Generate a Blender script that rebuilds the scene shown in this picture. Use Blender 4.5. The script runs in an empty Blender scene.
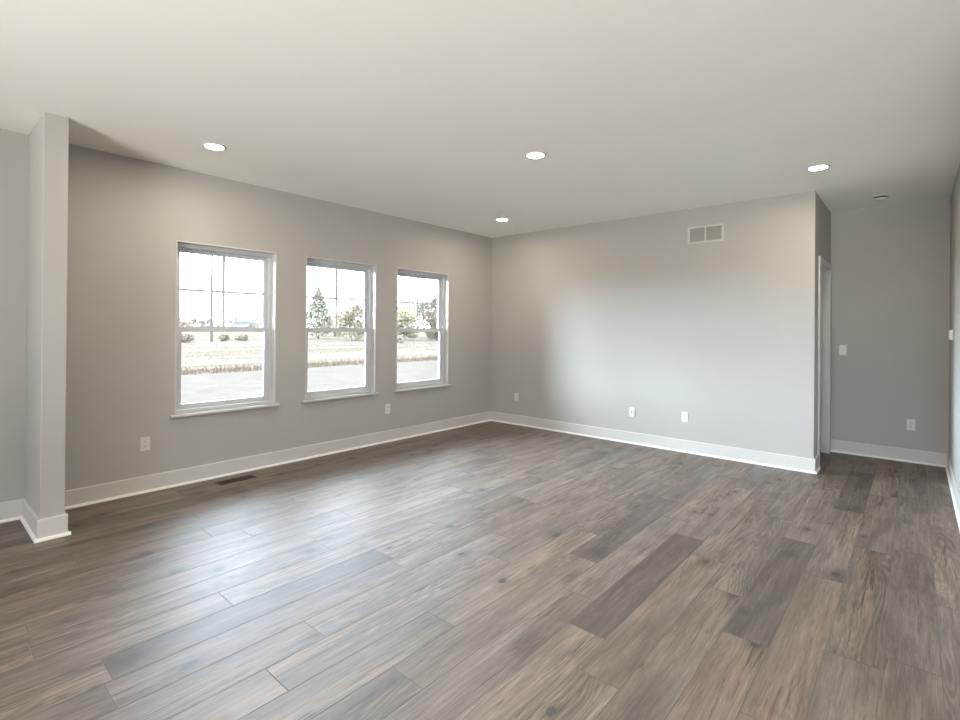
import bpy, bmesh, math, random
from mathutils import Vector, Matrix
random.seed(7)
S = bpy.context.scene
COL = S.collection

# ------------------------------------------------------------------ camera
cam_d = bpy.data.cameras.new('camera'); cam = bpy.data.objects.new('camera', cam_d); COL.objects.link(cam)
S.camera = cam
yaw, pit, rol, fpx = 0.7149, 0.0028, -0.0080, 500.7
X = Vector((math.cos(yaw), math.sin(yaw), 0)); Yv = Vector((-math.sin(yaw), math.cos(yaw), 0)); Zv = Vector((0, 0, 1))
Y2 = Yv*math.cos(pit) + Zv*math.sin(pit); Z2 = -Yv*math.sin(pit) + Zv*math.cos(pit)
right = X*math.cos(rol) - Z2*math.sin(rol); up = X*math.sin(rol) + Z2*math.cos(rol)
M = Matrix((right, up, -Y2)).transposed().to_4x4(); M.translation = Vector((4.803, -5.798, 1.3755))
cam.matrix_world = M
cam_d.sensor_width = 36.0; cam_d.lens = fpx/960*36.0
cam_d.shift_y = -32.75/960
cam_d.clip_end = 2000; cam_d.clip_start = 0.02

# ------------------------------------------------------------------ exposure, sky, large lights
SKY = 10.0
vs = S.view_settings
S.display_settings.display_device = 'sRGB'
vs.view_transform = 'Standard'; vs.look = 'None'; vs.exposure = 0.52; vs.gamma = 1.0; vs.use_curve_mapping = False
try:
    S.cycles.use_denoising = True
    S.cycles.max_bounces = 14; S.cycles.diffuse_bounces = 10; S.cycles.glossy_bounces = 4; S.cycles.transparent_max_bounces = 16
    S.cycles.caustics_reflective = False; S.cycles.caustics_refractive = False
    S.cycles.sample_clamp_indirect = 8.0
except Exception: pass

w = bpy.data.worlds.new('overcast_sky'); S.world = w; w.use_nodes = True
nt = w.node_tree; nt.nodes.clear()
o_ = nt.nodes.new('ShaderNodeOutputWorld'); bg = nt.nodes.new('ShaderNodeBackground')
tc = nt.nodes.new('ShaderNodeTexCoord'); nz = nt.nodes.new('ShaderNodeTexNoise'); nz.inputs['Scale'].default_value = 2.2; nz.inputs['Detail'].default_value = 4
rp = nt.nodes.new('ShaderNodeValToRGB')
rp.color_ramp.elements[0].position = .3; rp.color_ramp.elements[0].color = (.66, .81, 1.0, 1)
rp.color_ramp.elements[1].position = .7; rp.color_ramp.elements[1].color = (.78, .89, 1.0, 1)
nt.links.new(tc.outputs['Generated'], nz.inputs['Vector']); nt.links.new(nz.outputs['Fac'], rp.inputs['Fac'])
nt.links.new(rp.outputs['Color'], bg.inputs['Color']); 
# added bright lobe of sky, out of view, to light back and right walls
nm = nt.nodes.new('ShaderNodeVectorMath'); nm.operation = 'NORMALIZE'; nt.links.new(tc.outputs['Generated'], nm.inputs[0])
dt = nt.nodes.new('ShaderNodeVectorMath'); dt.operation = 'DOT_PRODUCT'; nt.links.new(nm.outputs[0], dt.inputs[0]); dt.inputs[1].default_value = Vector((-.92, -.38, .14)).normalized()
def wm(op, a, b, c=None):
    n = nt.nodes.new('ShaderNodeMath'); n.operation = op
    for i, v in enumerate((a, b, c)):
        if v is None: continue
        if hasattr(v, 'links'): nt.links.new(v, n.inputs[i])
        else: n.inputs[i].default_value = v
    return n.outputs[0]
GLOW = 50.0
ex = wm('EXPONENT', wm('MULTIPLY', wm('SUBTRACT', dt.outputs['Value'], 1.0), 4.5), None)
nt.links.new(wm('MULTIPLY_ADD', ex, GLOW, SKY), bg.inputs['Strength'])
nt.links.new(bg.outputs['Background'], o_.inputs['Surface'])

# daylight portals: they mark the glazed openings so that the sky outside is sampled through them
def portal(loc, sx, sy, direction):
    l = bpy.data.lights.new('daylight_portal', 'AREA'); l.shape = 'RECTANGLE'; l.size = sx; l.size_y = sy
    l.cycles.is_portal = True
    o = bpy.data.objects.new('daylight_portal', l); COL.objects.link(o); o.location = loc
    o.rotation_euler = Vector(direction).to_track_quat('-Z', 'Y').to_euler()
WIN = [(-4.264, -3.365), (-3.045, -2.140), (-1.830, -0.920)]
WZ0, WZ1 = 0.612, 2.118
for a, b in WIN: portal((-.2, (a+b)/2, (WZ0+WZ1)/2), b-a, WZ1-WZ0, (1, 0, 0))
SLD = (-9.2, -7.6, 0.03, 2.15)                      # invented patio door, unseen behind the camera, to let light in
SWIN = [(3.5, 6.5, .05, 2.25)]   # invented glazing in the unseen rear wall, placed for its light
# added unseen area light at the patio door, to boost light behind the camera
def daylight(loc, sx, sy, direction, radiance, col):
    l = bpy.data.lights.new('window_daylight', 'AREA'); l.shape = 'RECTANGLE'; l.size = sx; l.size_y = sy
    l.energy = radiance*math.pi*sx*sy; l.color = col
    o = bpy.data.objects.new('window_daylight', l); COL.objects.link(o); o.location = loc
    o.rotation_euler = Vector(direction).to_track_quat('-Z', 'Y').to_euler()
DAY = 4.0
daylight((.02, (SLD[0]+SLD[1])/2, 1.09), 1.6, 2.12, (1, 0, 0), DAY, (.90, .95, 1.0))
for a, b, c, d in SWIN: portal(((a+b)/2, -10.75, (c+d)/2), b-a, d-c, (0, 1, 0))

# added upward area light, unseen outside the rear glazing, to brighten the ceiling
def ceiling_fill(loc, sx, sy, radiance):
    l = bpy.data.lights.new('ceiling_fill_light', 'AREA'); l.shape = 'RECTANGLE'; l.size = sx; l.size_y = sy; l.energy = radiance*math.pi*sx*sy; l.color = (1.0, .96, .90)
    o = bpy.data.objects.new('ceiling_fill_light', l); COL.objects.link(o); o.location = loc; o.rotation_euler = (math.pi, 0, 0)
ceiling_fill((5.6, -12.6, -.1), 4.5, 3.0, 88)

# ------------------------------------------------------------------ helpers
def N(t, kind, **kw):
    n = t.nodes.new(kind)
    for k, v in kw.items():
        if k in n.inputs.keys(): n.inputs[k].default_value = v
        else: setattr(n, k, v)
    return n
def base_mat(name, color=(.8, .8, .8), rough=.5, spec=.5, metal=0.0):
    m = bpy.data.materials.new(name); m.use_nodes = True
    b = m.node_tree.nodes['Principled BSDF']
    b.inputs['Base Color'].default_value = (*color, 1); b.inputs['Roughness'].default_value = rough
    b.inputs['Metallic'].default_value = metal; b.inputs['Specular IOR Level'].default_value = spec
    return m
def noisy(name, c1, c2, scale, rough=.6, bump=0.0, bscale=None, spec=.4, detail=3, dist=.002):
    m = base_mat(name, c1, rough, spec); t = m.node_tree; b = t.nodes['Principled BSDF']
    tc = N(t, 'ShaderNodeTexCoord'); n = N(t, 'ShaderNodeTexNoise', Scale=scale, Detail=detail)
    r = N(t, 'ShaderNodeValToRGB'); e = r.color_ramp.elements
    e[0].position = .35; e[0].color = (*c1, 1); e[1].position = .65; e[1].color = (*c2, 1)
    t.links.new(tc.outputs['Object'], n.inputs['Vector']); t.links.new(n.outputs['Fac'], r.inputs['Fac'])
    t.links.new(r.outputs['Color'], b.inputs['Base Color'])
    if bump:
        n2 = N(t, 'ShaderNodeTexNoise', Scale=bscale or scale, Detail=4); bp = N(t, 'ShaderNodeBump', Strength=bump, Distance=dist)
        t.links.new(tc.outputs['Object'], n2.inputs['Vector']); t.links.new(n2.outputs['Fac'], bp.inputs['Height'])
        t.links.new(bp.outputs['Normal'], b.inputs['Normal'])
    return m
def link(name, bm, mat, parent=None, smooth=False, bevel=0.0, kind=None, label=None):
    bmesh.ops.recalc_face_normals(bm, faces=bm.faces)
    me = bpy.data.meshes.new(name); bm.to_mesh(me); bm.free()
    for mm in (mat if isinstance(mat, (list, tuple)) else [mat]): me.materials.append(mm)
    o = bpy.data.objects.new(name, me); COL.objects.link(o)
    if smooth:
        for p in me.polygons: p.use_smooth = True
    if bevel:
        md = o.modifiers.new('bevel', 'BEVEL'); md.width = bevel; md.segments = 2; md.limit_method = 'ANGLE'; md.angle_limit = math.radians(50)
    if parent: o.parent = parent
    if kind: o['kind'] = kind
    if label: o['label'] = label
    return o
def tag(o, label, cat, group=None):
    o['label'] = label; o['category'] = cat
    if group: o['group'] = group
    return o
def thing(name, label, cat, loc, rotz=0, group=None):
    o = bpy.data.objects.new(name, None); COL.objects.link(o); o.empty_display_size = .05
    o.location = loc; o.rotation_euler = (0, 0, rotz)
    return tag(o, label, cat, group)
def box(bm, x0, x1, y0, y1, z0, z1):
    v = [bm.verts.new((x, y, z)) for x in (x0, x1) for y in (y0, y1) for z in (z0, z1)]
    for f in ((0, 1, 3, 2), (4, 6, 7, 5), (0, 4, 5, 1), (2, 3, 7, 6), (0, 2, 6, 4), (1, 5, 7, 3)):
        bm.faces.new([v[i] for i in f])
    return bm
def boxes(*bs):
    bm = bmesh.new()
    for b in bs: box(bm, *b)
    return bm
def sweep(bm, prof, a, b, inward):
    """extrude a profile [(off, z)] along a->b (2-D points); off is measured along inward"""
    rings = []
    for p in (a, b):
        rings.append([bm.verts.new((p[0]+inward[0]*o, p[1]+inward[1]*o, z)) for o, z in prof])
    n = len(prof)
    for i in range(n):
        j = (i+1) % n
        bm.faces.new((rings[0][i], rings[0][j], rings[1][j], rings[1][i]))
    bm.faces.new(rings[0]); bm.faces.new(rings[1][::-1])
def lathe(bm, prof, seg=48, c=(0, 0, 0)):
    rings = []
    for r, z in prof:
        if r < 1e-6: rings.append([bm.verts.new((c[0], c[1], c[2]+z))]*seg)
        else: rings.append([bm.verts.new((c[0]+r*math.cos(2*math.pi*i/seg), c[1]+r*math.sin(2*math.pi*i/seg), c[2]+z)) for i in range(seg)])
    for a, b in zip(rings, rings[1:]):
        for i in range(seg):
            j = (i+1) % seg
            f = []
            for v in (a[i], a[j], b[j], b[i]):
                if v not in f: f.append(v)
            if len(f) > 2: bm.faces.new(f)
def tube(bm, pts, radii, seg=8):
    pts = [Vector(p) for p in pts]; prev = None
    for k, p in enumerate(pts):
        d = (pts[min(k+1, len(pts)-1)] - pts[max(k-1, 0)]).normalized()
        a = d.orthogonal().normalized(); b = d.cross(a)
        r = radii[k] if isinstance(radii, (list, tuple)) else radii
        ring = [bm.verts.new(p + (a*math.cos(2*math.pi*i/seg) + b*math.sin(2*math.pi*i/seg))*r) for i in range(seg)]
        if prev:
            off = min(range(seg), key=lambda s: (prev[0].co-ring[s].co).length)
            ring = ring[off:]+ring[:off]
            if (prev[1].co-ring[1].co).length > (prev[1].co-ring[-1].co).length: ring = [ring[0]]+ring[1:][::-1]
            for i in range(seg):
                j = (i+1) % seg; bm.faces.new((prev[i], prev[j], ring[j], ring[i]))
        else: bm.faces.new(ring)
        prev = ring
    bm.faces.new(prev)
def copy_tree(o, parent=None):
    c = o.copy(); COL.objects.link(c)
    if parent: c.parent = parent
    for ch in list(o.children): copy_tree(ch, c)
    return c

# ------------------------------------------------------------------ materials
M_wall = noisy('wall_paint', (.440, .428, .408), (.450, .438, .418), 1.5, .62, .10, 160, .3)
M_ceil = noisy('ceiling_paint', (.875, .865, .84), (.885, .875, .85), 1.2, .8, .12, 120, .2)
M_trim = noisy('trim_paint', (.585, .57, .545), (.605, .59, .565), 3, .38, .03, 60, .45)
M_vinyl = noisy('white_vinyl', (.58, .60, .625), (.60, .62, .645), 5, .35, 0, None, .45)
M_shoe = noisy('shoe_paint', (.82, .81, .79), (.84, .83, .81), 3, .35)
M_plate = noisy('switch_plastic', (.68, .67, .65), (.70, .69, .67), 20, .3, 0, None, .5)
M_dark = base_mat('dark_slot', (.03, .028, .026), .6)
M_metal = noisy('brushed_nickel', (.45, .44, .42), (.55, .54, .52), 90, .35); M_metal.node_tree.nodes['Principled BSDF'].inputs['Metallic'].default_value = .9
M_grille = noisy('vent_enamel', (.60, .58, .54), (.63, .61, .57), 8, .45)
M_bronze = noisy('register_brown', (.045, .032, .024), (.065, .047, .035), 30, .45)
M_door = noisy('door_paint', (.62, .62, .61), (.64, .64, .63), 3, .4, .02, 80, .45)
def emit(name, col, s):
    m = bpy.data.materials.new(name); m.use_nodes = True; t = m.node_tree; t.nodes.clear()
    o = N(t, 'ShaderNodeOutputMaterial'); e = N(t, 'ShaderNodeEmission', Color=(*col, 1), Strength=s)
    t.links.new(e.outputs[0], o.inputs['Surface']); return m
M_lamp = emit('lamp_lens_lit', (1.0, .86, .68), 235)
def glass_mat():
    m = bpy.data.materials.new('window_glass'); m.use_nodes = True; t = m.node_tree; t.nodes.clear()
    o = N(t, 'ShaderNodeOutputMaterial'); tr = N(t, 'ShaderNodeBsdfTransparent', Color=(.965, .98, .975, 1))
    g = N(t, 'ShaderNodeBsdfGlossy', Roughness=.02); fr = N(t, 'ShaderNodeFresnel', IOR=1.35)
    mx = N(t, 'ShaderNodeMixShader')
    t.links.new(fr.outputs[0], mx.inputs[0]); t.links.new(tr.outputs[0], mx.inputs[1]); t.links.new(g.outputs[0], mx.inputs[2])
    t.links.new(mx.outputs[0], o.inputs['Surface']); return m
M_glass = glass_mat()

def floor_mat():
    m = base_mat('vinyl_plank', (.2, .17, .14), .35, 1.0); t = m.node_tree; b = t.nodes['Principled BSDF']; L = t.links.new
    uv = N(t, 'ShaderNodeUVMap', uv_map='plank'); at = N(t, 'ShaderNodeAttribute', attribute_name='tone')
    sx = N(t, 'ShaderNodeSeparateXYZ'); L(uv.outputs[0], sx.inputs[0])
    sc = N(t, 'ShaderNodeSeparateColor'); L(at.outputs['Color'], sc.inputs[0])      # r = tone, g = seed, b = warmth
    def mth(op, a, b_=None, clamp=False):
        n = N(t, 'ShaderNodeMath', operation=op); n.use_clamp = clamp
        for i, v in enumerate((a, b_)):
            if v is None: continue
            if hasattr(v, 'links'): L(v, n.inputs[i])
            else: n.inputs[i].default_value = v
        return n.outputs[0]
    seed = mth('MULTIPLY', sc.outputs['Green'], 61.0)
    def vec(su, sv):
        c = N(t, 'ShaderNodeCombineXYZ'); L(mth('MULTIPLY', sx.outputs[0], su), c.inputs[0]); L(mth('MULTIPLY', sx.outputs[1], sv), c.inputs[1]); L(seed, c.inputs[2]); return c.outputs[0]
    def noise(su, sv, d=3, rough=.5, dist=0):
        n = N(t, 'ShaderNodeTexNoise', Scale=1.0, Detail=d, Roughness=rough, Distortion=dist); L(vec(su, sv), n.inputs['Vector']); return n.outputs['Fac']
    broad = noise(1.3, 9, 3, .55, .6)
    streak = noise(3.6, 62, 5, .6, .4)
    fine = noise(16, 380, 3, .6)
    # cathedral figure: contour lines of a slow noise
    fig = noise(.9, 7.5, 2, .4, .3)
    cont = mth('SINE', mth('MULTIPLY', fig, 130.0))
    fmask = noise(.6, 4, 1)
    fmask = mth('MULTIPLY', mth('SUBTRACT', fmask, .47), 6.0, True)
    cont = mth('MULTIPLY', cont, fmask)
    # dark cracks
    cr = noise(3.2, 75, 4, .6, .8); cr = mth('MULTIPLY', mth('SUBTRACT', cr, .57), 10.0, True)
    crm = noise(1.1, 6, 2); crm = mth('MULTIPLY', mth('SUBTRACT', crm, .46), 9.0, True)
    cr = mth('MULTIPLY', cr, crm)
    # knots
    vo = N(t, 'ShaderNodeTexVoronoi', feature='F1', Scale=1.0, Randomness=.95)
    dn = N(t, 'ShaderNodeTexNoise', Scale=14.0, Detail=3.0); L(vec(1.0, 1.0), dn.inputs['Vector'])
    va = N(t, 'ShaderNodeVectorMath', operation='ADD'); L(vec(3.4, 5.6), va.inputs[0])
    vm = N(t, 'ShaderNodeVectorMath', operation='MULTIPLY_ADD'); L(dn.outputs['Color'], vm.inputs[0]); vm.inputs[1].default_value = (.22, .22, 0); vm.inputs[2].default_value = (-.11, -.11, 0)
    L(vm.outputs[0], va.inputs[1]); L(va.outputs[0], vo.inputs['Vector'])
    kd = vo.outputs['Distance']
    ksel = N(t, 'ShaderNodeSeparateColor'); L(vo.outputs['Color'], ksel.inputs[0])
    gate = mth('GREATER_THAN', ksel.outputs['Red'], .22)
    size = mth('MULTIPLY_ADD', ksel.outputs['Green'], .12); t.nodes[-1].inputs[2].default_value = .05
    core = mth('MULTIPLY', mth('SUBTRACT', 1.0, mth('DIVIDE', kd, size), True), 4.0, True); core = mth('MULTIPLY', core, gate)
    halo = mth('SUBTRACT', 1.0, mth('DIVIDE', kd, mth('MULTIPLY', size, 3.0)), True); halo = mth('MULTIPLY', halo, gate)
    # combined lightness
    s = mth('MULTIPLY', mth('SUBTRACT', broad, .5), .80)
    s = mth('ADD', s, mth('MULTIPLY', mth('SUBTRACT', streak, .5), .70))
    s = mth('ADD', s, mth('MULTIPLY', mth('SUBTRACT', fine, .5), .65))
    s = mth('ADD', s, mth('MULTIPLY', cont, .10))
    s = mth('ADD', s, sc.outputs['Red'])
    s = mth('SUBTRACT', s, mth('MULTIPLY', halo, .24))
    s = mth('SUBTRACT', s, mth('MULTIPLY', cr, .42), True)
    r = N(t, 'ShaderNodeValToRGB'); e = r.color_ramp.elements; L(s, r.inputs['Fac'])
    e[0].position = 0; e[0].color = (.035, .025, .019, 1); e[1].position = 1; e[1].color = (.36, .288, .225, 1)
    e2 = e.new(.30); e2.color = (.088, .066, .051, 1); e3 = e.new(.60); e3.color = (.185, .143, .112, 1)
    # grey versus warm
    hs = N(t, 'ShaderNodeHueSaturation'); L(r.outputs['Color'], hs.inputs['Color'])
    wm = mth('ADD', sc.outputs['Blue'], mth('MULTIPLY', mth('SUBTRACT', noise(.8, 5, 2), .5), 1.0)); L(wm, hs.inputs['Saturation'])
    mx = N(t, 'ShaderNodeMix', data_type='RGBA'); L(core, mx.inputs[0]); L(hs.outputs[0], mx.inputs[6]); mx.inputs[7].default_value = (.035, .026, .02, 1)
    # dark seam on the bevel of each plank
    ge = N(t, 'ShaderNodeAttribute', attribute_name='edge')
    mx2 = N(t, 'ShaderNodeMix', data_type='RGBA'); L(ge.outputs['Fac'], mx2.inputs[0]); L(mx.outputs[2], mx2.inputs[6]); mx2.inputs[7].default_value = (.10, .085, .07, 1)
    L(mx2.outputs[2], b.inputs['Base Color'])
    rg = mth('MULTIPLY_ADD', streak, .06); t.nodes[-1].inputs[2].default_value = .50
    L(rg, b.inputs['Roughness'])
    h = mth('ADD', mth('MULTIPLY', fine, .5), mth('MULTIPLY', streak, .8)); h = mth('SUBTRACT', h, mth('MULTIPLY', cr, .8)); h = mth('ADD', h, mth('MULTIPLY', cont, .10))
    bp = N(t, 'ShaderNodeBump', Strength=.20, Distance=.0008); L(h, bp.inputs['Height']); L(bp.outputs[0], b.inputs['Normal'])
    return m
M_floor = floor_mat()

# ------------------------------------------------------------------ room dimensions
H = 2.74; W = 4.069; D = 1.2; R = 5.072; XE = 8.5; YS = -10.5; RE = -3.3; T = .12
# floor: every plank with its own bevel, laid along y, row by row
def build_floor():
    bm = bmesh.new(); uvl = bm.loops.layers.uv.new('plank')
    tl = bm.loops.layers.float_color.new('tone'); el = bm.loops.layers.float.new('edge') if hasattr(bm.loops.layers, 'float') else None
    PW, PL = .187, 1.385
    joints = {0: -5.254, -1: -4.721, -6: -4.462, 2: -4.560, 3: -4.833, 5: -4.490, 6: -3.488, 7: -3.744, 8: -3.994, 10: -3.325, 11: -2.423,
              12: -3.180, 13: -3.070, -3: -5.422, -4: -5.032, 4: -4.12, 9: -2.95, 1: -3.9, 14: -3.75, -2: -4.05}
    tones = {(0, -5.254): .22, (7, -3.744): .25, (10, -3.325): .24, (5, -3.105): .28, (13, -3.07): .38, (8, -3.994): .50, (11, -3.808): .51,
             (10, -1.94): .50, (11, -2.423): .46, (6, -3.488): .50, (12, -3.18): .38, (2, -4.56): .46, (9, -2.95): .44, (3, -4.833): .5, (7, -5.129): .52, (12, -1.795): .44, (11, -1.038): .22}
    warm = {(10, -4.71): 1.12, (11, -3.808): 1.15, (8, -3.994): 1.08}
    r = -13
    while True:
        x0 = 2.274+PW*r; x1 = x0+PW
        if x0 >= XE: break
        j = joints.get(r, random.uniform(-3, -3+PL))
        k0 = math.floor((YS-j)/PL)
        for k in range(k0, k0+12):
            a = j+k*PL; bq = a+PL
            if bq <= YS or a >= D+.1: continue
            tone = random.choice((.42, .44, .46, .48, .50)) + random.uniform(-.03, .03); wq = random.uniform(.84, 1.04)
            for (rr, jj), tt in tones.items():
                if rr == r and abs(jj-a) < .05: tone = tt
            for (rr, jj), tt in warm.items():
                if rr == r and abs(jj-a) < .05: wq = tt
            seed = random.random()
            cx0, cx1, cy0, cy1 = max(x0, -.02), min(x1, XE+.02), max(a, YS-.02), min(bq, D+.05)
            if cx1-cx0 < .004 or cy1-cy0 < .004: continue
            e = .0022; d = .0012
            o = [bm.verts.new(p) for p in ((cx0, cy0, -d), (cx1, cy0, -d), (cx1, cy1, -d), (cx0, cy1, -d))]
            i_ = [bm.verts.new(p) for p in ((cx0+e, cy0+e, 0), (cx1-e, cy0+e, 0), (cx1-e, cy1-e, 0), (cx0+e, cy1-e, 0))]
            fs = [(bm.faces.new(i_), 0.0)]
            for q in range(4):
                q2 = (q+1) % 4; fs.append((bm.faces.new((o[q], o[q2], i_[q2], i_[q])), 1.0))
            for f, ed in fs:
                for lp in f.loops:
                    lp[uvl].uv = (lp.vert.co.y-a, lp.vert.co.x-x0); lp[tl] = (tone, seed, wq, 1)
                    if el: lp[el] = ed
        r += 1
    box(bm, -.02, XE+.02, YS-.02, D+.05, -.12, -.0012)
    me = bpy.data.meshes.new('floor'); bm.to_mesh(me); bm.free(); me.materials.append(M_floor)
    o = bpy.data.objects.new('floor', me); COL.objects.link(o); o['kind'] = 'structure'
    return o
build_floor()

link('ceiling', boxes((-.165, XE+T, YS-T, D+T, H, H+.12)), M_ceil, kind='structure')

def wall_with_holes(name, axis, f0, f1, a0, a1, holes, mat=M_wall):
    """wall slab between f0..f1 on its thin axis, a0..a1 along, holes (s0,s1,z0,z1); kept as one clean grid mesh"""
    ss = sorted({a0, a1, *[h[0] for h in holes], *[h[1] for h in holes]}); zs = sorted({0, H, *[h[2] for h in holes], *[h[3] for h in holes]})
    def solid(i, k):
        if i < 0 or k < 0 or i >= len(ss)-1 or k >= len(zs)-1: return False
        ms, mz = (ss[i]+ss[i+1])/2, (zs[k]+zs[k+1])/2
        return not any(h[0] < ms < h[1] and h[2] < mz < h[3] for h in holes)
    bm = bmesh.new(); cache = {}
    def V(f, s, z):
        key = (f, s, z)
        if key not in cache: cache[key] = bm.verts.new((f, s, z) if axis == 'x' else (s, f, z))
        return cache[key]
    for i in range(len(ss)-1):
        for k in range(len(zs)-1):
            if not solid(i, k): continue
            s0, s1, z0, z1 = ss[i], ss[i+1], zs[k], zs[k+1]
            for f in (f0, f1): bm.faces.new((V(f, s0, z0), V(f, s1, z0), V(f, s1, z1), V(f, s0, z1)))
            if not solid(i-1, k): bm.faces.new((V(f0, s0, z0), V(f1, s0, z0), V(f1, s0, z1), V(f0, s0, z1)))
            if not solid(i+1, k): bm.faces.new((V(f0, s1, z0), V(f1, s1, z0), V(f1, s1, z1), V(f0, s1, z1)))
            if not solid(i, k-1): bm.faces.new((V(f0, s0, z0), V(f1, s0, z0), V(f1, s1, z0), V(f0, s1, z0)))
            if not solid(i, k+1): bm.faces.new((V(f0, s0, z1), V(f1, s0, z1), V(f1, s1, z1), V(f0, s1, z1)))
    return link(name, bm, mat, kind='structure')
wall_with_holes('wall_left', 'x', -.165, 0, YS, D+T, [(a, b, WZ0, WZ1) for a, b in WIN] + [SLD])
DO = (.30, 1.06, 0.0, 2.07)
wall_with_holes('wall_back', 'y', 0, T, 0, W, [])
wall_with_holes('wall_passage', 'x', W-T, W, T, D, [DO])
wall_with_holes('wall_alcove', 'y', D, D+T, 0, R, [])
wall_with_holes('wall_right', 'x', R, R+T, RE, D+T, [])
wall_with_holes('wall_kitchen', 'y', RE, RE+T, R+T, XE, [])
wall_with_holes('wall_east', 'x', XE, XE+T, YS-T, RE+T, [])
wall_with_holes('wall_front', 'y', YS-T, YS, 0, XE, SWIN)
WX, WY0, WY1 = .594, -5.218, -5.093
link('wall_partition', boxes((0, WX, WY0, WY1, 0, H)), M_wall, kind='structure', bevel=.003)

# baseboards with a shoe moulding each
BH, BT = .137, .014
BP = [(0, 0), (BT, 0), (BT, BH-.006), (BT-.003, BH-.001), (BT-.006, BH), (0, BH)]
SP = [(0, 0), (.015, 0), (.0148, .006), (.0125, .012), (.009, .0165), (.004, .019), (0, .0195)]
def baseboard(name, segs):
    bm = bmesh.new(); bs = bmesh.new()
    for a, b, n, ea, eb in segs:
        d = (Vector(b)-Vector(a)).normalized()
        bx_ = lambda e: BT*e if abs(e) == 1 else 0
        A = Vector(a)-d*bx_(ea); B = Vector(b)+d*bx_(eb)
        sweep(bm, BP, A, B, n)
        sh_ = lambda e: (BT+.015)*e if abs(e) == 1 else (BT if e else 0)
        A = Vector(a)-d*sh_(ea); B = Vector(b)+d*sh_(eb)
        sweep(bs, [(BT+o, z) for o, z in SP], A, B, n)
    o = link(name, bm, M_trim, kind='structure')
    link('shoe_moulding', bs, M_shoe, o)
# corner codes: 1 outer corner (runs past), .5 outer corner (butts), 0 inner corner (runs through), -1 inner corner (butts)
baseboard('baseboard_left', [((0, WY1), (0, 0), (1, 0), 0, 0), ((0, SLD[1]+.07), (0, WY0), (1, 0), 0, 0), ((0, YS), (0, SLD[0]-.07), (1, 0), 0, 0)])
baseboard('baseboard_back', [((0, 0), (W, 0), (0, -1), -1, 1)])
baseboard('baseboard_passage', [((W, 0), (W, DO[0]-.066), (1, 0), .5, 0)])
baseboard('baseboard_alcove', [((W, D), (R, D), (0, -1), 0, 0)])
baseboard('baseboard_right', [((R, RE), (R, D), (-1, 0), 1, -1)])
baseboard('baseboard_kitchen', [((R, RE), (XE, RE), (0, -1), .5, 0)])
baseboard('baseboard_east', [((XE, YS), (XE, RE), (-1, 0), 0, -1)])
baseboard('baseboard_front', [((0, YS), (SWIN[0][0]-.05, YS), (0, 1), -1, 0), ((SWIN[0][1]+.05, YS), (XE, YS), (0, 1), 0, -1)])
baseboard('baseboard_partition', [((WX, WY0), (WX, WY1), (1, 0), 1, 1), ((0, WY0), (WX, WY0), (0, -1), -1, .5), ((0, WY1), (WX, WY1), (0, 1), -1, .5)])

# ------------------------------------------------------------------ windows
def ring(bm, x0, x1, y0, y1, z0, z1, s, t=None, b=None):
    t = s if t is None else t; b = s if b is None else b
    box(bm, x0, x1, y0, y0+s, z0, z1); box(bm, x0, x1, y1-s, y1, z0, z1)
    box(bm, x0, x1, y0+s, y1-s, z1-t, z1); box(bm, x0, x1, y0+s, y1-s, z0, z0+b)
def window(n, y0, y1, z0, z1):
    lt = .012; zm = 1.356
    bm = bmesh.new(); ring(bm, -.072, .003, y0, y1, z0, z1, lt, lt, .001)
    root = link('window_%d' % n, bm, M_trim, kind='structure', bevel=.001)
    link('window_sill', boxes((-.072, .034, y0-.035, y1+.035, z0-.020, z0)), M_trim, root, bevel=.004)
    a, b, c, d = y0+lt, y1-lt, z0+.001, z1-lt
    bm = bmesh.new(); ring(bm, -.160, -.072, y0, y1, z0, z1, .036, .048, .026)
    for yy in (y0+.034, y1-.034-.006): box(bm, -.121, -.117, yy, yy+.006, z0+.026, z1-.048)      # track fins
    link('window_frame', bm, M_vinyl, root, bevel=.002)
    p, q = y0+.038, y1-.038
    # upper sash (outer track)
    bm = bmesh.new(); ring(bm, -.150, -.122, p, q, zm-.018, z1-.050, .036, .034, .034)
    us = link('upper_sash', bm, M_vinyl, root, bevel=.002)
    link('glass_pane', boxes((-.140, -.132, p+.036, q-.036, zm+.016, z1-.084)), M_glass, us)
    ym, zmm = (p+q)/2, (zm+.016+z1-.084)/2
    link('grille_bar', boxes((-.1405, -.1315, ym-.014, ym+.014, zm+.016, z1-.084)), M_vinyl, us)
    link('grille_bar', boxes((-.1405, -.1315, p+.036, ym-.013, zmm-.012, zmm+.012), (-.1405, -.1315, ym+.013, q-.036, zmm-.012, zmm+.012)), M_vinyl, us)
    # lower sash (inner track)
    bm = bmesh.new(); ring(bm, -.114, -.084, p, q, z0+.028, zm+.016, .040, .044, .048)
    ls = link('lower_sash', bm, M_vinyl, root, bevel=.002)
    link('glass_pane', boxes((-.104, -.096, p+.040, q-.040, z0+.076, zm-.028)), M_glass, ls)
    for yl in (p+.20, q-.20):
        bm = boxes((-.108, -.088, yl-.026, yl+.026, zm+.016, zm+.023)); box(bm, -.104, -.094, yl-.006, yl+.030, zm+.023, zm+.031)
        link('sash_lock', bm, M_vinyl, ls, bevel=.002)
for n, (a, b) in enumerate(WIN, 1): window(n, a, b, WZ0, WZ1)
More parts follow.
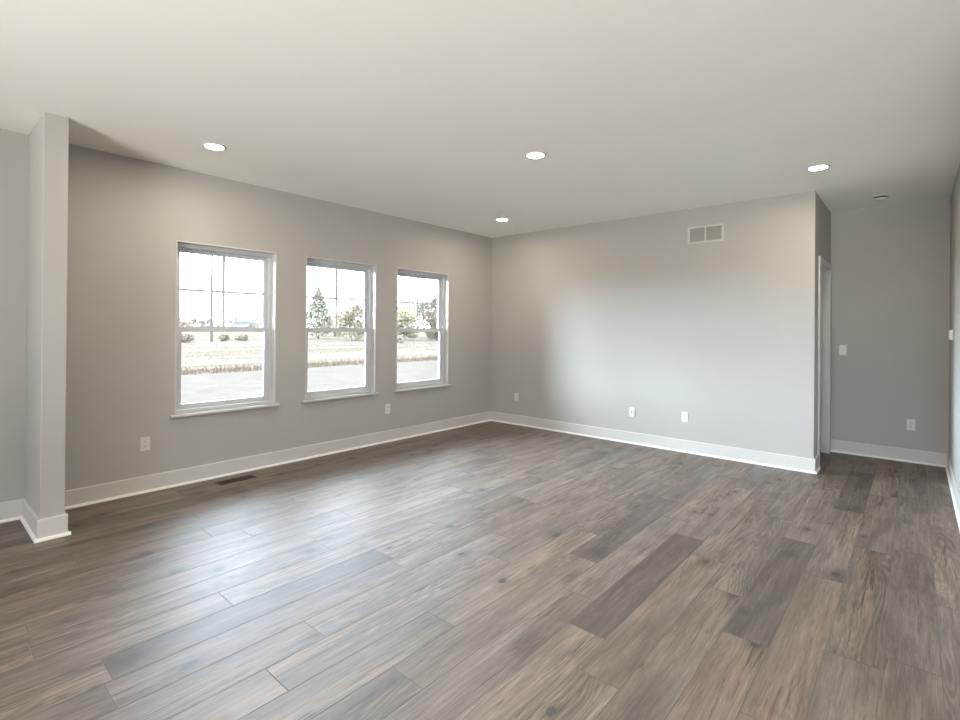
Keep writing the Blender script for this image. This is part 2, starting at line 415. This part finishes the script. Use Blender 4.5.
# invented patio door and rear window, unseen behind the camera, for their light
def plain_window(name, axis, s0, s1, z0, z1, f):
    bm = bmesh.new(); mid = (s0+s1)/2; s = .06
    def B(a0, a1, c0, c1, t0=-.05, t1=.05):
        if axis == 'x': box(bm, f+t0, f+t1, a0, a1, c0, c1)
        else: box(bm, a0, a1, f+t0, f+t1, c0, c1)
    B(s0, s0+s, z0, z1); B(s1-s, s1, z0, z1); B(mid-s/2, mid+s/2, z0+s, z1-s); B(s0+s, s1-s, z1-s, z1); B(s0+s, s1-s, z0, z0+s)
    o = link(name, bm, M_vinyl, kind='structure', bevel=.002)
    for a, c in ((s0+s, mid-s/2), (mid+s/2, s1-s)):
        g = boxes((f-.004, f+.004, a, c, z0+s, z1-s)) if axis == 'x' else boxes((a, c, f-.004, f+.004, z0+s, z1-s))
        link('glass_pane', g, M_glass, o)
plain_window('added_patio_door', 'x', *SLD, -.09)
plain_window('window_4', 'y', *SWIN[0], YS-.06)

# door in the passage wall: casing, jamb and a plain slab
y0, y1, _, z1 = DO
bm = bmesh.new(); cw = .062
box(bm, W, W+.016, y0-cw, y0+.004, 0, z1+cw); box(bm, W, W+.016, y1-.004, y1+cw, 0, z1+cw); box(bm, W, W+.016, y0+.004, y1-.004, z1-.004, z1+cw)
box(bm, W-T, W, y0, y0+.012, 0, z1); box(bm, W-T, W, y1-.012, y1, 0, z1); box(bm, W-T, W, y0+.012, y1-.012, z1-.012, z1)
dr = link('door_1', bm, M_trim, kind='structure', bevel=.002)
bm = boxes((W-.095, W-.060, y0+.015, y1-.015, .01, z1-.015))
for za, zb in ((.25, .95), (1.10, 1.95)):
    for q in (0,): ring(bm, W-.062, W-.057, y0+.12, y1-.12, za, zb, .02)
link('door_slab', bm, M_door, dr, bevel=.002)

# ------------------------------------------------------------------ recessed lights
def make_light():
    t = thing('recessed_light', '', 'ceiling light', (0, 0, H))
    bm = bmesh.new(); lathe(bm, [(.064, -.0035), (.0665, -.0075), (.078, -.0065), (.083, -.002), (.083, -.0002), (.064, -.0002), (.064, -.0035)])
    link('trim_ring', bm, M_trim, t, smooth=True)
    bm = bmesh.new(); lathe(bm, [(0, -.0045), (.05, -.0042), (.0638, -.0028), (.0638, -.0006), (0, -.0006)])
    link('lamp_lens', bm, M_lamp, t, smooth=True)
    return t
lights = [(.79, -4.262, 'lit recessed ceiling light at the left, nearest the first window and the partition'),
          (2.554, -2.560, 'lit recessed ceiling light near the middle of the ceiling'),
          (.908, -.909, 'lit recessed ceiling light closest to the far corner beside the third window'),
          (4.190, -.814, 'lit recessed ceiling light at the right, in front of the passage opening'),
          (4.19, -4.262, 'lit recessed ceiling light almost above the camera'),
          (2.5, -7.4, 'added unseen recessed ceiling light above the dining end'), (5.2, -7.4, 'added unseen recessed ceiling light above the kitchen middle'),  # the last four are invented, unseen lamps that add light
          (7.4, -5.0, 'added unseen recessed ceiling light beside the kitchen wall'), (7.4, -8.8, 'added unseen recessed ceiling light in the far kitchen corner')]
l0 = make_light()
for i, (x, y, lab) in enumerate(lights):
    o = l0 if i == 0 else copy_tree(l0)
    o.location = (x, y, H); tag(o, lab, 'ceiling light', 'recessed ceiling lights')

# smoke detector
t = thing('smoke_detector', 'round white smoke detector on the ceiling of the passage', 'smoke detector', (4.542, .629, H))
bm = bmesh.new(); lathe(bm, [(0, -.010), (.064, -.010), (.068, -.007), (.068, 0), (0, 0)]); link('base_plate', bm, M_plate, t, smooth=False)
bm = bmesh.new(); lathe(bm, [(0, -.026), (.054, -.026), (.054, -.010), (0, -.010)]); link('sensor_gap', bm, M_dark, t, label='dark slot around the detector')
bm = bmesh.new(); lathe(bm, [(0, -.042), (.035, -.041), (.052, -.036), (.059, -.030), (.060, -.026), (0, -.026)]); link('cover', bm, M_plate, t, smooth=True)

# ------------------------------------------------------------------ wall plates (local frame: plate on the plane x = 0 facing +x)
def rbox(bm, x0, x1, y0, y1, z0, z1, r=.004, seg=4):
    pts = []
    for cy, cz, a0 in ((y1-r, z1-r, 0), (y0+r, z1-r, 90), (y0+r, z0+r, 180), (y1-r, z0+r, 270)):
        for k in range(seg+1):
            a = math.radians(a0+90*k/seg); pts.append((cy+r*math.cos(a), cz+r*math.sin(a)))
    A = [bm.verts.new((x0, y, z)) for y, z in pts]; B = [bm.verts.new((x1, y, z)) for y, z in pts]
    n = len(pts)
    for i in range(n): bm.faces.new((A[i], A[(i+1) % n], B[(i+1) % n], B[i]))
    bm.faces.new(A[::-1]); bm.faces.new(B)
def plate(t, w_=.070, h=.114):
    bm = bmesh.new(); rbox(bm, 0, .006, -w_/2, w_/2, -h/2, h/2); link('wall_plate', bm, M_plate, t, bevel=.0015)
def cyl_x(bm, x0, x1, y, z, r, seg=20):
    A = [bm.verts.new((x0, y+r*math.cos(2*math.pi*i/seg), z+r*math.sin(2*math.pi*i/seg))) for i in range(seg)]
    B = [bm.verts.new((x1, v.co.y, v.co.z)) for v in A]
    for i in range(seg): bm.faces.new((A[i], A[(i+1) % seg], B[(i+1) % seg], B[i]))
    bm.faces.new(A[::-1]); bm.faces.new(B)
def screw(t, z):
    bm = bmesh.new(); cyl_x(bm, .006, .0072, 0, z, .003); link('screw', bm, M_plate, t)
def outlet(label, loc, rz):
    t = thing('wall_outlet', label, 'outlet', loc, rz, 'duplex wall outlets'); plate(t)
    for s in (1, -1):
        zc = s*.0195
        bm = bmesh.new(); rbox(bm, .006, .0085, -.0165, .0165, zc-.0135, zc+.0135, .009); rc = link('receptacle', bm, M_plate, t)
        link('socket_slot', boxes((.0085, .0088, -.0080, -.0055, zc-.002, zc+.007)), M_dark, rc)
        link('socket_slot', boxes((.0085, .0088, .0055, .0080, zc-.001, zc+.007)), M_dark, rc)
        bm = bmesh.new(); cyl_x(bm, .0085, .0088, 0, zc-.0075, .0026); link('ground_hole', bm, M_dark, rc)
    screw(t, 0)
    return t
BK = -math.pi/2
outlet('white duplex outlet on the window wall, left of and below the first window', (0, -4.480, .402), 0)
outlet('white duplex outlet on the window wall, low between the second and third windows', (0, -1.957, .398), 0)
outlet('white duplex outlet on the back wall, closest to the far corner', (.476, 0, .395), BK)
outlet('white duplex outlet on the back wall, right one of the pair below the vent', (2.848, 0, .396), BK)
outlet('white duplex outlet low on the end wall of the passage', (4.778, D, .395), BK)
t = thing('cable_outlet', 'white cable wall plate with one dark jack, left of the pair on the back wall', 'outlet', (2.220, 0, .380), BK); plate(t)
bm = bmesh.new(); cyl_x(bm, .006, .009, 0, 0, .0085, 6); nut = link('jack_nut', bm, M_metal, t, label='small metal nut')
bm = bmesh.new(); cyl_x(bm, .009, .017, 0, 0, .0050); link('cable_jack', bm, M_dark, t, label='dark threaded jack')
screw(t, .042); screw(t, -.042)
t = thing('light_switch', 'white rocker light switch on the end wall of the passage', 'light switch', (4.188, D, 1.165), BK); plate(t)
bm = bmesh.new(); rbox(bm, .006, .0075, -.0175, .0175, -.0345, .0345, .002); fr = link('switch_frame', bm, M_plate, t)
bm = bmesh.new(); v = [bm.verts.new(p) for p in ((.0075, -.015, -.032), (.0075, .015, -.032), (.0075, .015, .032), (.0075, -.015, .032), (.0125, -.015, -.032), (.0125, .015, -.032), (.0085, .015, .032), (.0085, -.015, .032))]
for f in ((3, 2, 1, 0), (4, 5, 6, 7), (0, 1, 5, 4), (1, 2, 6, 5), (2, 3, 7, 6), (3, 0, 4, 7)): bm.faces.new([v[i] for i in f])
link('rocker', bm, M_plate, t, bevel=.001); screw(t, .048); screw(t, -.048)
t = thing('thermostat', 'small white thermostat on the right wall beside the passage', 'thermostat', (R, .62, 1.352), math.pi)
bm = bmesh.new(); rbox(bm, 0, .006, -.062, .062, -.052, .052); link('wall_plate', bm, M_plate, t, bevel=.0015)
bm = bmesh.new(); rbox(bm, .006, .026, -.055, .055, -.046, .046, .006); link('housing', bm, M_plate, t, bevel=.003)
bm = bmesh.new(); rbox(bm, .026, .0266, -.030, .030, -.008, .026, .003); link('display', bm, M_metal, t, label='grey display')

# ------------------------------------------------------------------ air vent on the back wall
t = thing('air_return_vent', 'white metal air vent with two louvred panels high on the back wall', 'vent', (3.056, 0, 2.441), BK)
hw, hh = .190, .094
bm = bmesh.new(); ring(bm, 0, .009, -hw, hw, -hh, hh, .024, .018, .018); box(bm, 0, .009, -.008, .008, -hh+.018, hh-.018)
link('vent_frame', bm, M_trim, t, bevel=.002)
link('vent_duct', boxes((.0002, .001, -hw+.024, hw-.024, -hh+.018, hh-.018)), M_dark, t, label='dark duct opening behind the louvres')
for a, b in ((-hw+.024, -.008), (.008, hw-.024)):
    bm = bmesh.new(); n = 15; z0 = -hh+.018; st = (2*hh-.036)/n
    for k in range(n):
        z = z0+k*st
        v = [bm.verts.new(p) for p in ((.0075, a, z+.001), (.0075, b, z+.001), (.0020, b, z+st*.80), (.0020, a, z+st*.80), (.0083, a, z+.0018), (.0083, b, z+.0018), (.0028, b, z+st*.80+.0008), (.0028, a, z+st*.80+.0008))]
        for f in ((0, 1, 2, 3), (7, 6, 5, 4), (0, 4, 5, 1), (1, 5, 6, 2), (2, 6, 7, 3), (3, 7, 4, 0)): bm.faces.new([v[i] for i in f])
    link('louvre_panel', bm, M_grille, t)
for yy in (-hw+.012, hw-.012):
    bm = bmesh.new(); cyl_x(bm, .009, .0102, yy, 0, .004); link('screw', bm, M_trim, t)

# ------------------------------------------------------------------ floor register below the first window
t = thing('floor_register', 'dark brown floor register along the baseboard below the windows', 'vent', (.212, -3.828, 0))
bm = bmesh.new(); wx, wy = .058, .160
box(bm, -wx, wx, -wy, -wy+.014, 0, .004); box(bm, -wx, wx, wy-.014, wy, 0, .004); box(bm, -wx, -wx+.014, -wy+.014, wy-.014, 0, .004); box(bm, wx-.014, wx, -wy+.014, wy-.014, 0, .004)
box(bm, -.003, .003, -wy+.014, wy-.014, 0, .004)
link('register_frame', bm, M_bronze, t, bevel=.001)
link('register_duct', boxes((-wx+.014, wx-.014, -wy+.014, wy-.014, .0003, .0008)), M_dark, t)
bm = bmesh.new(); n = 30
for k in range(n):
    y = -wy+.016+k*(2*wy-.032)/n
    for xa, xb in ((-wx+.014, -.003), (.003, wx-.014)): box(bm, xa, xb, y, y+.004, .0010, .0036)
link('louvre_panel', bm, M_bronze, t)

# ------------------------------------------------------------------ outside: field, weeds, trees, pole, houses
G = -.45
def ground_mat():
    m = base_mat('dry_field', (.2, .18, .13), 1.0, 0.0); t = m.node_tree; b = t.nodes['Principled BSDF']; L = t.links.new
    tc = N(t, 'ShaderNodeTexCoord'); sx = N(t, 'ShaderNodeSeparateXYZ'); L(tc.outputs['Object'], sx.inputs[0])
    def ramp(src, *cols):
        r = N(t, 'ShaderNodeValToRGB'); e = r.color_ramp.elements; L(src, r.inputs['Fac'])
        e[0].position, e[0].color = cols[0][0], (*cols[0][1], 1); e[1].position, e[1].color = cols[1][0], (*cols[1][1], 1)
        for p, c in cols[2:]: q = e.new(p); q.color = (*c, 1)
        return r.outputs['Color']
    mp = N(t, 'ShaderNodeMapping'); mp.inputs['Scale'].default_value = (.35, .06, 1); L(tc.outputs['Object'], mp.inputs['Vector'])
    n1 = N(t, 'ShaderNodeTexNoise', Scale=1.0, Detail=6.0, Roughness=.65, Distortion=.6); L(mp.outputs[0], n1.inputs['Vector'])
    n2 = N(t, 'ShaderNodeTexNoise', Scale=1.4, Detail=6.0, Roughness=.7); L(tc.outputs['Object'], n2.inputs['Vector'])
    field = ramp(n1.outputs['Fac'], (.36, (0.0527, 0.0415, 0.0298)), (.66, (0.0918, 0.0778, 0.0680)), (.5, (0.0758, 0.0616, 0.0478)))
    near = ramp(n2.outputs['Fac'], (.3, (0.0554, 0.0465, 0.0389)), (.7, (0.0756, 0.0645, 0.0554)))
    edge = N(t, 'ShaderNodeMapRange', interpolation_type='SMOOTHSTEP'); edge.inputs['From Min'].default_value = -16.4; edge.inputs['From Max'].default_value = -14.8
    L(sx.outputs[0], edge.inputs['Value'])
    mx = N(t, 'ShaderNodeMix', data_type='RGBA'); L(edge.outputs[0], mx.inputs[0]); L(field, mx.inputs[6]); L(near, mx.inputs[7])
    L(mx.outputs[2], b.inputs['Base Color'])
    bp = N(t, 'ShaderNodeBump', Strength=.6, Distance=.15); L(n2.outputs['Fac'], bp.inputs['Height']); L(bp.outputs[0], b.inputs['Normal'])
    return m
M_ground = ground_mat()
bm = bmesh.new()
for (xa, xb, ya, yb) in ((-700, -.165, -500, 700), (-.165, XE+T, D+T, 700), (-.165, XE+T, -500, YS-T), (XE+T, 300, -500, 700)):
    bm.faces.new([bm.verts.new(p) for p in ((xa, ya, G), (xb, ya, G), (xb, yb, G), (xa, yb, G))])
link('ground', bm, M_ground, kind='structure')
link('foundation', boxes((-.165, XE+T, YS-T, D+T, G-.1, -.12)), noisy('concrete', (.3, .3, .29), (.36, .36, .35), 4, .9), kind='structure')

def leafm(name, a, b): return noisy(name, a, b, 1.6, .8, 0, None, .15)
M_weed = leafm('dry_weeds', (0.0756, 0.0509, 0.0298), (0.0978, 0.0684, 0.0455))
M_gg = leafm('grey_green_leaves', (0.1408, 0.1290, 0.0930), (0.1888, 0.1710, 0.1290))
M_tan = leafm('tan_leaves', (0.2000, 0.1622, 0.1109), (0.2400, 0.2009, 0.1478))
M_yg = leafm('yellow_green_leaves', (0.2000, 0.1710, 0.1008), (0.2400, 0.2070, 0.1316))
M_shrub = leafm('shrub_leaves', (0.1375, 0.1120, 0.0760), (0.1650, 0.1320, 0.0950))
M_far = leafm('far_leaves', (0.1840, 0.1620, 0.1350), (0.2320, 0.2040, 0.1740))  # leaf colour paled to stand for distance haze
M_bark = noisy('bark', (0.0324, 0.0297, 0.0270), (0.0513, 0.0475, 0.0432), 5, .9)
M_pole = noisy('weathered_pole', (0.0467, 0.0393, 0.0355), (0.0624, 0.0535, 0.0481), 3, .8)
M_white = noisy('white_siding', (0.0720, 0.0720, 0.0720), (0.0780, 0.0780, 0.0780), 2, .7)
M_roof = noisy('grey_roof', (0.0772, 0.0703, 0.0656), (0.1030, 0.0927, 0.0843), 3, .8)
CLEAR = [(-56.5, 14.7, 2.4), (-61.5, 20.9, 2.1), (-60.5, 22.7, 1.8), (-42.5, 33.6, 2.0), (-58.8, 18.4, .7), (-58.8, 71, .7)]   # bare earth around shrubs and poles
def blades(name, n, xr, yr, h, wd, mat, seed):
    rnd = random.Random(seed); bm = bmesh.new()
    for _ in range(n):
        x, y = rnd.uniform(*xr), rnd.uniform(*yr)
        if any((x-px)**2+(y-py)**2 < r_*r_ for px, py, r_ in CLEAR): continue
        a = rnd.uniform(0, math.pi); hh = h*rnd.uniform(.4, 1.1); q = wd*rnd.uniform(.6, 1.2)
        dx, dy = math.cos(a)*q, math.sin(a)*q; lx, ly = rnd.uniform(-.3, .3)*hh, rnd.uniform(-.3, .3)*hh
        bm.faces.new([bm.verts.new(p) for p in ((x-dx, y-dy, G-.02), (x+dx, y+dy, G-.02), (x+lx, y+ly, G+hh))])
    o = link(name, bm, mat); o['kind'] = 'stuff'; return o
o = blades('dry_weeds', 9000, (-17.6, -15.7), (-6, 26), .24, .014, M_weed, 3); tag(o, 'strip of dry tan weeds crossing the field beyond the windows', 'weeds')
o = blades('field_grass', 26000, (-75, -17.9), (-10, 80), .09, .03, leafm('field_blades', (0.0796, 0.0647, 0.0502), (0.0949, 0.0797, 0.0681)), 4); tag(o, 'pale dry grass of the open field outside', 'grass')
def crown(bm, c, rx, rz, n, leaf, rnd, cone=False):
    for _ in range(n):
        while True:
            u = Vector((rnd.uniform(-1, 1), rnd.uniform(-1, 1), rnd.uniform(-1, 1)))
            if .25 < u.length < 1: break
        if cone:
            k = (1-u.z)/2; u.x *= .15+.95*k; u.y *= .15+.95*k
        p = Vector((c[0]+u.x*rx, c[1]+u.y*rx, c[2]+u.z*rz))
        a = Vector((rnd.gauss(0, 1), rnd.gauss(0, 1), rnd.gauss(0, 1))).normalized(); b = a.orthogonal().normalized()
        s = leaf*rnd.uniform(.6, 1.3)
        bm.faces.new([bm.verts.new(p+v) for v in (-a*s, b*s*.5, a*s, -b*s*.5)])
def tree(name, label, cat, x, y, h, rx, n, mat, seed, lobes=7, trunk=.25, cone=False, leaf=.16, group=None, low=.12):
    rnd = random.Random(seed); t = thing(name, label, cat, (x, y, G), rnd.uniform(0, 6), group)
    bm = bmesh.new(); tube(bm, [(0, 0, -.1), (.05, .02, h*.35), (-.03, .05, h*.7), (0, 0, h*.93)], [trunk*.5, trunk*.36, trunk*.2, trunk*.06], 7)
    cr = bmesh.new()
    if cone:
        crown(cr, (0, 0, h*(.5+low/2)), rx, h*(.5-low/2), n, leaf, rnd, True)
        for k in range(10):
            z = h*(.15+.07*k); a = k*2.4; r_ = rx*(1-z/h)*.8; tube(bm, [(0, 0, z), (r_*math.cos(a), r_*math.sin(a), z+.1)], [.05, .015], 5)
    else:
        for k in range(lobes):
            a = k*2.4+rnd.uniform(-.3, .3); rr = rx*rnd.uniform(.25, .62); z = h*(low+.18+(.70-low)*((k+.5)/lobes)*rnd.uniform(.85, 1.05)); rr *= 1-.55*max(0, z/h-.5)
            c = (rr*math.cos(a), rr*math.sin(a), min(z, h*.86)); s = rx*rnd.uniform(.36, .52)
            crown(cr, c, s, min(s*.85, h-c[2]), n//lobes, leaf, rnd)
            tube(bm, [(0, 0, c[2]*.55), (c[0]*.5, c[1]*.5, c[2]*.8), c], [trunk*.25, trunk*.15, .02], 6)
    link('trunk', bm, M_bark, t); link('foliage', cr, mat, t)
tree('conifer_tree', 'tall grey-green pointed tree in the left half of the second window', 'tree', -67.2, 37.7, 8.3, 3.1, 3800, M_gg, 1, cone=True, leaf=.20, low=.02)
tree('autumn_tree', 'round tan autumn tree in the right half of the second window', 'tree', -54.8, 35.4, 5.6, 3.0, 6500, M_tan, 2, leaf=.15, low=.0)
tree('small_tree', 'low yellow-green tree between the pointed tree and the tan tree', 'tree', -84, 51.5, 4.8, 3.6, 4000, M_yg, 3, leaf=.2, low=0)
tree('autumn_tree', 'low round yellow-green tree at the left of the third window', 'tree', -53.0, 43.4, 5.2, 3.0, 6000, M_yg, 4, leaf=.15, low=0)
tree('tall_tree', 'tall sparse grey-green tree filling the right of the third window', 'tree', -64.9, 60.3, 9.3, 4.3, 4800, M_gg, 5, lobes=10, leaf=.2, low=.1)
tree('autumn_tree', 'low tan bushy tree in front of the tall sparse tree in the third window', 'tree', -50.0, 47.4, 4.6, 3.0, 6000, M_tan, 6, leaf=.15, low=0)
tree('tall_tree', 'bare-topped thin tree behind the low trees of the third window', 'tree', -78.1, 66.0, 8.2, 3.4, 2600, M_gg, 8, lobes=8, leaf=.2, low=.25)
rnd = random.Random(11)
def at_far(u, d):
    k = (u-480)/500.7; return (4.803+d*(-.6555+k*.7552), -5.798+d*(.7552+k*.6555))
far = [(176, 190, 5.6), (184, 180, 6.0), (191, 200, 6.2), (199, 222, 5.6), (207, 230, 6), (216, 275, 6.2), (224, 262, 5.8), (233, 250, 6.4), (241, 262, 6.8), (260, 182, 5.4), (266, 150, 4.8), (275, 172, 5.5),
       (300, 210, 5), (345, 230, 5), (372, 210, 5), (392, 200, 5), (440, 190, 5)]
for i, (u, d, h) in enumerate(far):
    x, y = at_far(u, d)
    lab = {0: 'hazy tree at the far field edge left of the utility pole'}.get(0) if u < 211 else ('hazy tree at the far field edge between the utility pole and the white house' if u < 250 else ('hazy tree at the far field edge just right of the white house' if u < 280 else 'far low tree behind the second and third windows'))
    grp = 'field edge trees left of the pole' if u < 211 else ('field edge trees right of the pole' if u < 250 else ('field edge trees right of the house' if u < 280 else 'far trees behind the second and third windows'))
    tree('distant_tree', lab, 'tree', x, y, h, 3.6, 420, M_tan if i in (0, 1) else M_far, 20+i, lobes=5, leaf=.5, group=grp, low=0)
def shrub(label, x, y, rx, h, seed):
    rnd = random.Random(seed); t = thing('field_shrub', label, 'shrub', (x, y, G)); bm = bmesh.new()
    for k in range(9):
        a = rnd.uniform(0, 6.3); tube(bm, [(0, 0, -.05), (rx*.5*math.cos(a), rx*.5*math.sin(a), h*.7)], [.03, .012], 5)
    link('stems', bm, M_bark, t); bm = bmesh.new()
    for k in range(4): crown(bm, (rnd.uniform(-.5, .5)*rx, rnd.uniform(-.5, .5)*rx, h*.45), rx*.5, h*.5, 160, .10, rnd)
    link('foliage', bm, M_shrub, t)
shrub('small dark shrub in the field at the left of the first window', -56.5, 14.7, 1.5, 1.1, 1)
shrub('wide dark shrub in the field right of the utility pole', -61.5, 20.9, 1.2, .9, 2)
shrub('narrow dark shrub in the field, rightmost in the first window', -60.5, 22.7, .9, .9, 3)
shrub('small grey shrub in the field at the left of the third window', -42.5, 33.6, 1.1, .9, 4)

# utility poles and wires
def pole(x, y, label):
    t = thing('utility_pole', label, 'utility pole', (x, y, G), 0, None)
    bm = bmesh.new(); tube(bm, [(0, 0, -.5), (0, 0, 12.2)], [.18, .13], 12); link('pole_shaft', bm, M_pole, t)
    link('crossarm', boxes((-1.2, 1.2, -.06, .06, 11.3, 11.42)), M_pole, t)
    for k, xx in enumerate((-1.1, 0, 1.1)):
        bm = bmesh.new(); lathe(bm, [(0, 11.42), (.05, 11.42), (.07, 11.5), (.03, 11.55), (.05, 11.6), (0, 11.64)], 10, (xx, 0, 0)); link('insulator', bm, M_white, t)
    link('telecom_clamp', boxes((.12, .30, -.07, .07, 7.9, 8.25)), M_pole, t)
pole(-58.8, 18.4, 'tall grey utility pole standing in the field behind the first window')
pole(-58.8, -34, 'tall grey utility pole far to the left in the field'); pole(-58.8, 71, 'tall grey utility pole far to the right in the field')
def wire(x, z, label, sag=.9):
    bm = bmesh.new(); pts = []
    for ya, yb in ((-34, 18.4), (18.4, 71)):
        for k in range(16):
            s = k/15; pts.append((x, ya+(yb-ya)*s, z+G-4*sag*s*(1-s)))
    tube(bm, pts, .014, 4); tag(link('overhead_wire', bm, M_pole), label, 'wire', 'overhead wires')
for x, z, l in ((-59.9, 11.65, 'highest overhead wire on the far side of the utility pole'), (-57.7, 11.65, 'highest overhead wire on the near side of the utility pole'),
                (-58.42, 8.1, 'middle overhead wire crossing the windows'), (-58.58, 6.6, 'lowest overhead wire crossing the windows')): wire(x, z, l)
# far houses
def house(x, y, wx, wy, h, rh, label, rz):
    t = thing('distant_house', label, 'house', (x, y, G), rz); link('house_wall', boxes((-wx/2, wx/2, -wy/2, wy/2, 0, h)), M_white, t)
    bm = bmesh.new(); a = wx/2+.4; b = wy/2+.4
    v = [bm.verts.new(p) for p in ((-a, -b, h), (a, -b, h), (a, b, h), (-a, b, h), (0, -b, h+rh), (0, b, h+rh))]
    for f in ((0, 1, 4), (2, 3, 5), (1, 2, 5, 4), (3, 0, 4, 5), (3, 2, 1, 0)): bm.faces.new([v[i] for i in f])
    link('house_roof', bm, M_roof, t)
    for k in (-.25, .25): link('house_window', boxes((wx/2, wx/2+.05, wy*k-.6, wy*k+.6, 1.0, 2.2)), M_dark, t)
x, y = at_far(250, 200); house(x, y, 8, 7, 3.6, 1.7, 'small white house with a grey roof at the far field edge', .3)
x, y = at_far(220, 205); house(x, y, 7, 12, 1.9, .9, 'low white building behind the utility pole at the field edge', .2)
